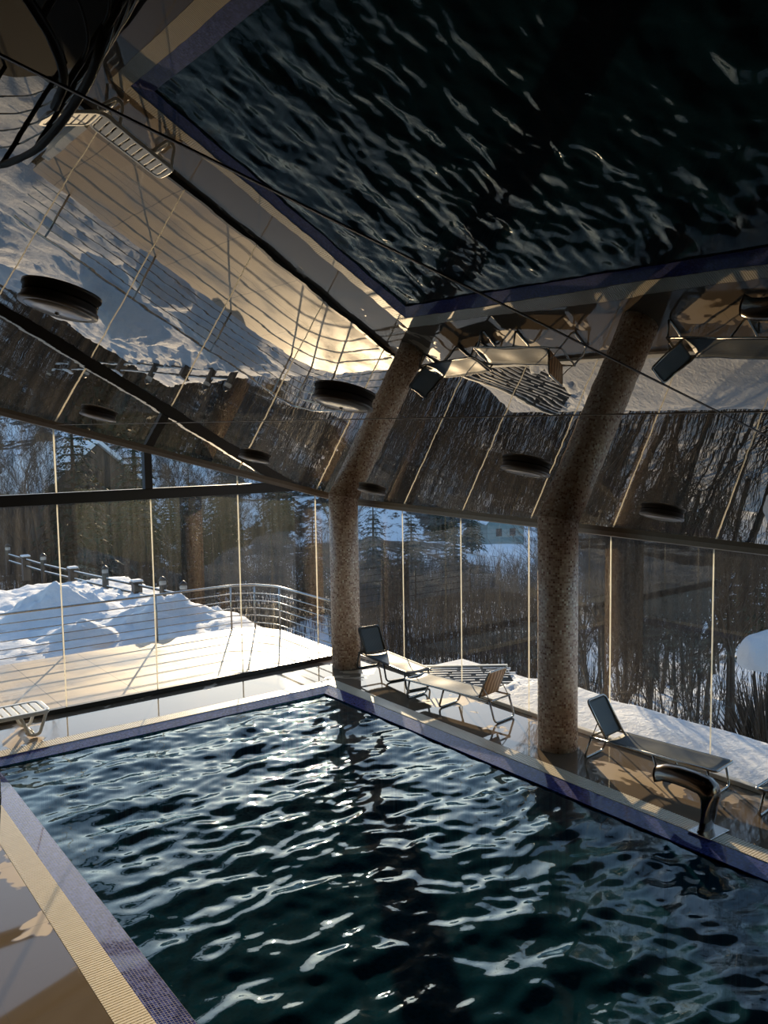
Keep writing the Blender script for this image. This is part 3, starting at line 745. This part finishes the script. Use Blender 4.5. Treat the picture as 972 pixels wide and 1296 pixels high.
for (x,y),k in zip(fp,kinds):
    z0=-.45
    if k=='p':
        t=tag(empty('fence_pillar',(x,y,z0)),'square dark fence pillar with a flat snow cap beyond the snow piles','fence pillar','snow-capped fence pillars')
        MB().box((-.11,-.11,0),(.11,.11,ZT-z0)).build('shaft',M['dark'],t)
        MB().box((-.15,-.15,ZT-z0),(.15,.15,ZT-z0+.04)).build('cap',M['dark'],t)
        MB().box((-.14,-.14,ZT-z0+.04),(.14,.14,ZT-z0+.10)).build('snow_cap',M['snow'],t,.03)
    else:
        t=tag(empty('garden_lantern',(x,y,z0)),'short dark lamp post with a small frosted lantern on the fence line','lamp post','lantern posts along the fence')
        MB().lathe([(.09,0),(.09,.9),(.06,.95),(.05,ZT-z0-.05),(.09,ZT-z0)],12).build('post',M['dark'],t)
        MB().lathe([(.05,ZT-z0),(.085,ZT-z0+.05),(.095,ZT-z0+.16),(.07,ZT-z0+.22),(.03,ZT-z0+.25)],12).build('lantern_glass',M['lantern'],t)
        MB().lathe([(.11,ZT-z0+.22),(.06,ZT-z0+.28),(.015,ZT-z0+.32)],12).build('lantern_cap',M['dark'],t)

# ------------------------------------------------------------------ trees
def bare_tree(H,seed,spread=.55,r0=.09,nseg=5,levels=4):
    rnd=random.Random(seed); mb=MB()
    def grow(p,d,L,r,lev):
        n=nseg if lev==0 else 4; pts=[p]; rs=[r]; q=Vector(p); dd=Vector(d)
        kids=[]
        for i in range(n):
            dd=(dd+Vector((rnd.uniform(-1,1),rnd.uniform(-1,1),rnd.uniform(-.2,.6)))*(.10 if lev==0 else .16)).normalized()
            q=q+dd*L/n; pts.append(q.copy()); rs.append(r*(1-.75*(i+1)/n)); 
            if lev<levels and (i>=(1 if lev==0 else 0)):
                for _ in range(2 if lev>0 else 3): kids.append((q.copy(),dd.copy(),rs[-1]))
        mb.tube(pts,rs,5 if lev==0 else 3,cap=False)
        for q,dd,rr in kids:
            a=rnd.uniform(0,2*PI); side=Vector((math.cos(a),math.sin(a),0)); side=(side-dd*side.dot(dd)).normalized()
            nd=(dd*(1-spread*.5)+side*spread+Vector((0,0,.25))).normalized()
            grow(q,nd,L*rnd.uniform(.32,.55),max(rr*.62,.006),lev+1)
    grow(Vector((0,0,-.4)),Vector((0,0,1)),H,r0,0); return mb
def conifer(H,seed,R=None,needle=True):
    rnd=random.Random(seed); R=R or H*.24; t=MB().tube([(0,0,-.5),(0,0,H*.5),(0,0,H)],[H*.018,H*.011,.01],7)
    f=MB(); z=H*.10
    while z<H*.985:
        u=(z/H); rr=R*(1-u)**.85*rnd.uniform(.85,1.1)+.06; nb=max(5,int(15*(1-u)+4)); a0=rnd.uniform(0,6)
        for k in range(nb):
            a=a0+2*PI*k/nb+rnd.uniform(-.2,.2); L=rr*rnd.uniform(.75,1.15); ns=5
            dirv=Vector((math.cos(a),math.sin(a),0)); sd_=Vector((-dirv.y,dirv.x,0))
            for j in range(ns):
                s0=j/ns; s1=(j+1)/ns
                def P(s): return Vector((0,0,z))+dirv*L*s+Vector((0,0,.18*L*s-.55*L*s*s))
                for sg in (-1,1):
                    for rep in (0,1):
                        b=P(s0+rnd.random()*.15); wdt=L*.34*(1-s0*.6)*rnd.uniform(.6,1.2)
                        tip=b+(dirv*rnd.uniform(.4,.9)+sd_*sg).normalized()*wdt+Vector((0,0,rnd.uniform(-.35,.12)*wdt))
                        e=P(min(1,s1+.05)); mid=(b+tip+e)/3+Vector((0,0,-.10*wdt))
                        f.add([b,tip,e,mid],[(0,1,3),(1,2,3)],False)
        z+=H*.035*(1.25-u*.5)
    return t,f
def place_tree(root,x,y,s,rz,z=None):
    root.location=(x,y,(ground(x,y) if z is None else z)-.1); root.scale=(s,s,s); root.rotation_euler=(0,0,rz)
def pxdir(px):
    dv=F_+R_*((px-486)/F_PX); return Vector((dv.x,dv.y)).normalized()
# bare trees
protos=[]
for i,(H,sp_,r0) in enumerate(((7.5,.55,.085),(9,.5,.11),(6,.7,.06),(8,.42,.07))):
    me=bare_tree(H,20+i,sp_,r0).mesh('bare_tree',M['bark']); protos.append(me)
def bare(me,x,y,s,lab,grp):
    o=bpy.data.objects.new('bare_tree',me); COL.objects.link(o); place_tree(o,x,y,s,random.uniform(0,6)); tag(o,lab,'tree',grp); return o
LAB1='leafless dark tree with fine twigs on the slope just below the right glass wall'
for i in range(34):
    px=random.uniform(738,1010); dist=random.uniform(16,34); dv=pxdir(px); x,y=dv.x*dist,dv.y*dist
    if x<12.4: continue
    bare(protos[i%4],x,y,random.uniform(.5,1.0),LAB1,'bare trees on the near slope')
LAB2='distant leafless tree among snow patches on the far valley side'
for i in range(64):
    px=random.uniform(450,1010); dist=random.uniform(34,120)
    if 600<px<690: continue; dv=pxdir(px); 
    bare(protos[i%4],dv.x*dist,dv.y*dist,(random.uniform(.35,.6) if dist<60 else random.uniform(.5,.9)),LAB2,'bare trees across the valley')
LAB3='leafless tree standing behind the fence and snow piles at the back left'
for i in range(30):
    px=random.uniform(-60,430); dist=random.uniform(38,95); dv=pxdir(px)
    bare(protos[i%4],dv.x*dist,dv.y*dist,random.uniform(.6,1.1),LAB3,'bare trees behind the fence')
# undergrowth
def brush(n,fx,name,label,h0,h1):
    mb=MB(); rnd=random.Random(5)
    for _ in range(n):
        x,y=fx(rnd); z=ground(x,y)-.1; h=rnd.uniform(h0,h1); a=rnd.uniform(0,6.28); l=rnd.uniform(0,.3)*h
        p0=Vector((x,y,z)); p1=p0+Vector((math.cos(a)*l*.4,math.sin(a)*l*.4,h*.5)); p2=p0+Vector((math.cos(a)*l,math.sin(a)*l,h))
        mb.tube([p0,p1,p2],[.014,.010,.004],3,cap=False)
        for _ in range(3):
            t_=rnd.uniform(.3,.9); q=p0.lerp(p2,t_); b=rnd.uniform(0,6.28); m_=rnd.uniform(.15,.4)*h
            mb.tube([q,q+Vector((math.cos(b)*m_*.5,math.sin(b)*m_*.5,m_))],[.007,.003],3,cap=False)
    o=mb.build(name,M['twig']); tag(o,label,'brush',kind='stuff'); return o
def f1(r):
    while True:
        px=r.uniform(660,1010); dv=pxdir(px); d_=r.uniform(13,30); x,y=dv.x*d_,dv.y*d_
        if x>11.5 and (px>730 or d_>19): return x,y
brush(420,f1,'undergrowth','tangle of thin bare saplings on the slope below the right glass wall',.6,2.2)
def f2(r):
    px=r.uniform(430,735); dv=pxdir(px); d_=r.uniform(22,60); return dv.x*d_,dv.y*d_
brush(4200,f2,'scrub','brown winter scrub covering the valley side',1.0,3.4)
def f3(r):
    px=r.uniform(-80,440); dv=pxdir(px); d_=r.uniform(30,62); return dv.x*d_,dv.y*d_
brush(2600,f3,'thicket','dark bare thicket behind the fence',1.5,4.5)
# conifers
cps=[]
for i,(H,R) in enumerate(((11,2.6),(9,2.3),(13,2.7))):
    tr,fo=conifer(H,40+i,R); cps.append((tr.mesh('trunk',M['bark']),fo.mesh('foliage',M['needle'])))
def con(i,px,dist,s,label,grp=None):
    dv=pxdir(px); x,y=dv.x*dist,dv.y*dist; t=empty('conifer',(x,y,0)); place_tree(t,x,y,s,random.uniform(0,6)); tag(t,label,'tree',grp)
    for nm,me in zip(('trunk','foliage'),cps[i]):
        o=bpy.data.objects.new(nm,me); COL.objects.link(o); o.parent=t
    return t
con(0,95,40,1.05,'green conifer behind the left glass joint, its top above the dark beam')
con(2,172,52,1.0,'conifer left of the thick upright above the dark beam')
con(1,240,44,.85,'dark conifer behind the middle of the back glass wall')
con(1,283,50,.95,'dark conifer just left of the third glass joint')
con(0,345,60,.62,'small dark conifer low behind the sunlit terrace corner')
con(2,472,40,.50,'tall dark conifer immediately right of the far column')
con(0,520,46,.55,'dark conifer between the far column and the second right-hand joint')
con(1,575,55,.7,'dark conifer left of the grey-green house')
con(2,597,92,.6,'conifer standing close beside the grey-green house')
con(0,395,40,.50,'dark conifer squeezed against the left side of the far column')
con(2,945,40,.8,'dark conifer at the right edge of the view')
LAB4='far dark conifer on the wooded hillside across the valley'
for i in range(60):
    px=random.uniform(-80,1020); dist=random.uniform(100,320)
    if 590<px<700 and dist<190: continue
    con(i%3,px,dist,random.uniform(.8,1.5),LAB4,'far conifers across the valley')
# houses
def house(px,dist,wd,dp,hw_,hr,rot,wall,label,nwin=2,z=None):
    dv=pxdir(px); x,y=dv.x*dist,dv.y*dist; zz=ground(x,y) if z is None else z
    t=tag(empty('house',(x,y,zz)),label,'house'); a=math.atan2(dv.x,dv.y); t.rotation_euler=(0,0,-a+rot)
    w2=wd/2
    vv=[(-w2,0,-2),(w2,0,-2),(w2,0,hw_),(0,0,hw_+hr),(-w2,0,hw_)]; vv+=[(p[0],dp,p[2]) for p in vv]
    MB().add(vv,[(0,1,2,3,4),(9,8,7,6,5),(1,0,5,6),(2,1,6,7),(3,2,7,8),(4,3,8,9),(0,4,9,5)]).build('walls',wall,t)
    for s in (-1,1):
        L=math.hypot(w2,hr); n_=Vector((s*hr/L,0,w2/L)); a0=Vector((s*(w2+.35),-.4,hw_-.35*hr/w2)); b0=Vector((0,-.4,hw_+hr))
        q=[a0,b0,b0+Vector((0,dp+.8,0)),a0+Vector((0,dp+.8,0))]
        vv=[v+n_*.02 for v in q]+[v+n_*.30 for v in q]
        o=MB().add(vv,[(0,1,2,3),(7,6,5,4),(0,4,5,1),(1,5,6,2),(2,6,7,3),(3,7,4,0)]).build('roof',M['snow'],t); tag(o,'snow-covered roof slope')
    for i in range(nwin):
        cx=(-.5+(i+.5)/nwin)*wd*.75
        MB().box((cx-.45,-.06,hw_*.35),(cx+.45,.02,hw_*.35+1.1)).build('window',M['pane'],t)
    MB().box((w2*.35,dp*.5,hw_+hr*.4),(w2*.35+.5,dp*.5+.5,hw_+hr+.5)).build('chimney',M['housed'],t)
    return t
house(640,125,5.6,9,3.2,3.0,.35,M['housew'],'grey-green gabled house with a snowy roof between the two columns')
house(125,70,9,9,4.0,3.6,.5,M['housed'],'big dark gabled house behind the trees above the beam',3,-3.5)
house(28,160,9,9,4,3,-.3,M['housew'],'pale house with snowy roof high on the left hillside')
house(245,190,8,8,4,3,.3,M['housew'],'distant house with snowy roof above the beam, right of the upright')
house(930,95,9,8,3.5,3,.6,M['housed'],'dark house with snowy roof seen through the trees at the far right')
# snow-capped bush at the right edge
bsh=tag(empty('snow_covered_bush',(12.98,7.0,-2.2)),'rounded bush with a thick cap of sunlit snow at the right edge','bush')
rnd=random.Random(3); mb=MB()
for _ in range(900):
    a=rnd.uniform(0,6.28); e=rnd.uniform(.15,1.5); L=rnd.uniform(1.3,2.2)
    p=Vector((math.cos(a)*math.cos(e)*L*.7,math.sin(a)*math.cos(e)*L*.7,math.sin(e)*L*1.15))
    mb.tube([(0,0,-.3),p*.6+Vector((0,0,.1)),p],[.02,.012,.004],3,cap=False)
mb.build('branches',M['twig'],bsh)
vv=[];ff=[];nr,na=14,28
for i in range(nr+1):
    e=PI/2*(1-i/nr)*1.0
    for k in range(na):
        a=2*PI*k/na; rr=.56*(1+.14*noise.noise(Vector((math.cos(a)*2,math.sin(a)*2,e*2)))); vv.append((rr*math.cos(e)*math.cos(a),rr*math.cos(e)*math.sin(a),2.50+1.1*rr*math.sin(e)*.9))
for i in range(nr):
    for k in range(na): ff.append((i*na+k,i*na+na+k,i*na+na+(k+1)%na,i*na+(k+1)%na))
MB().add(vv,ff,True).build('snow_cap',M['snow'],bsh)
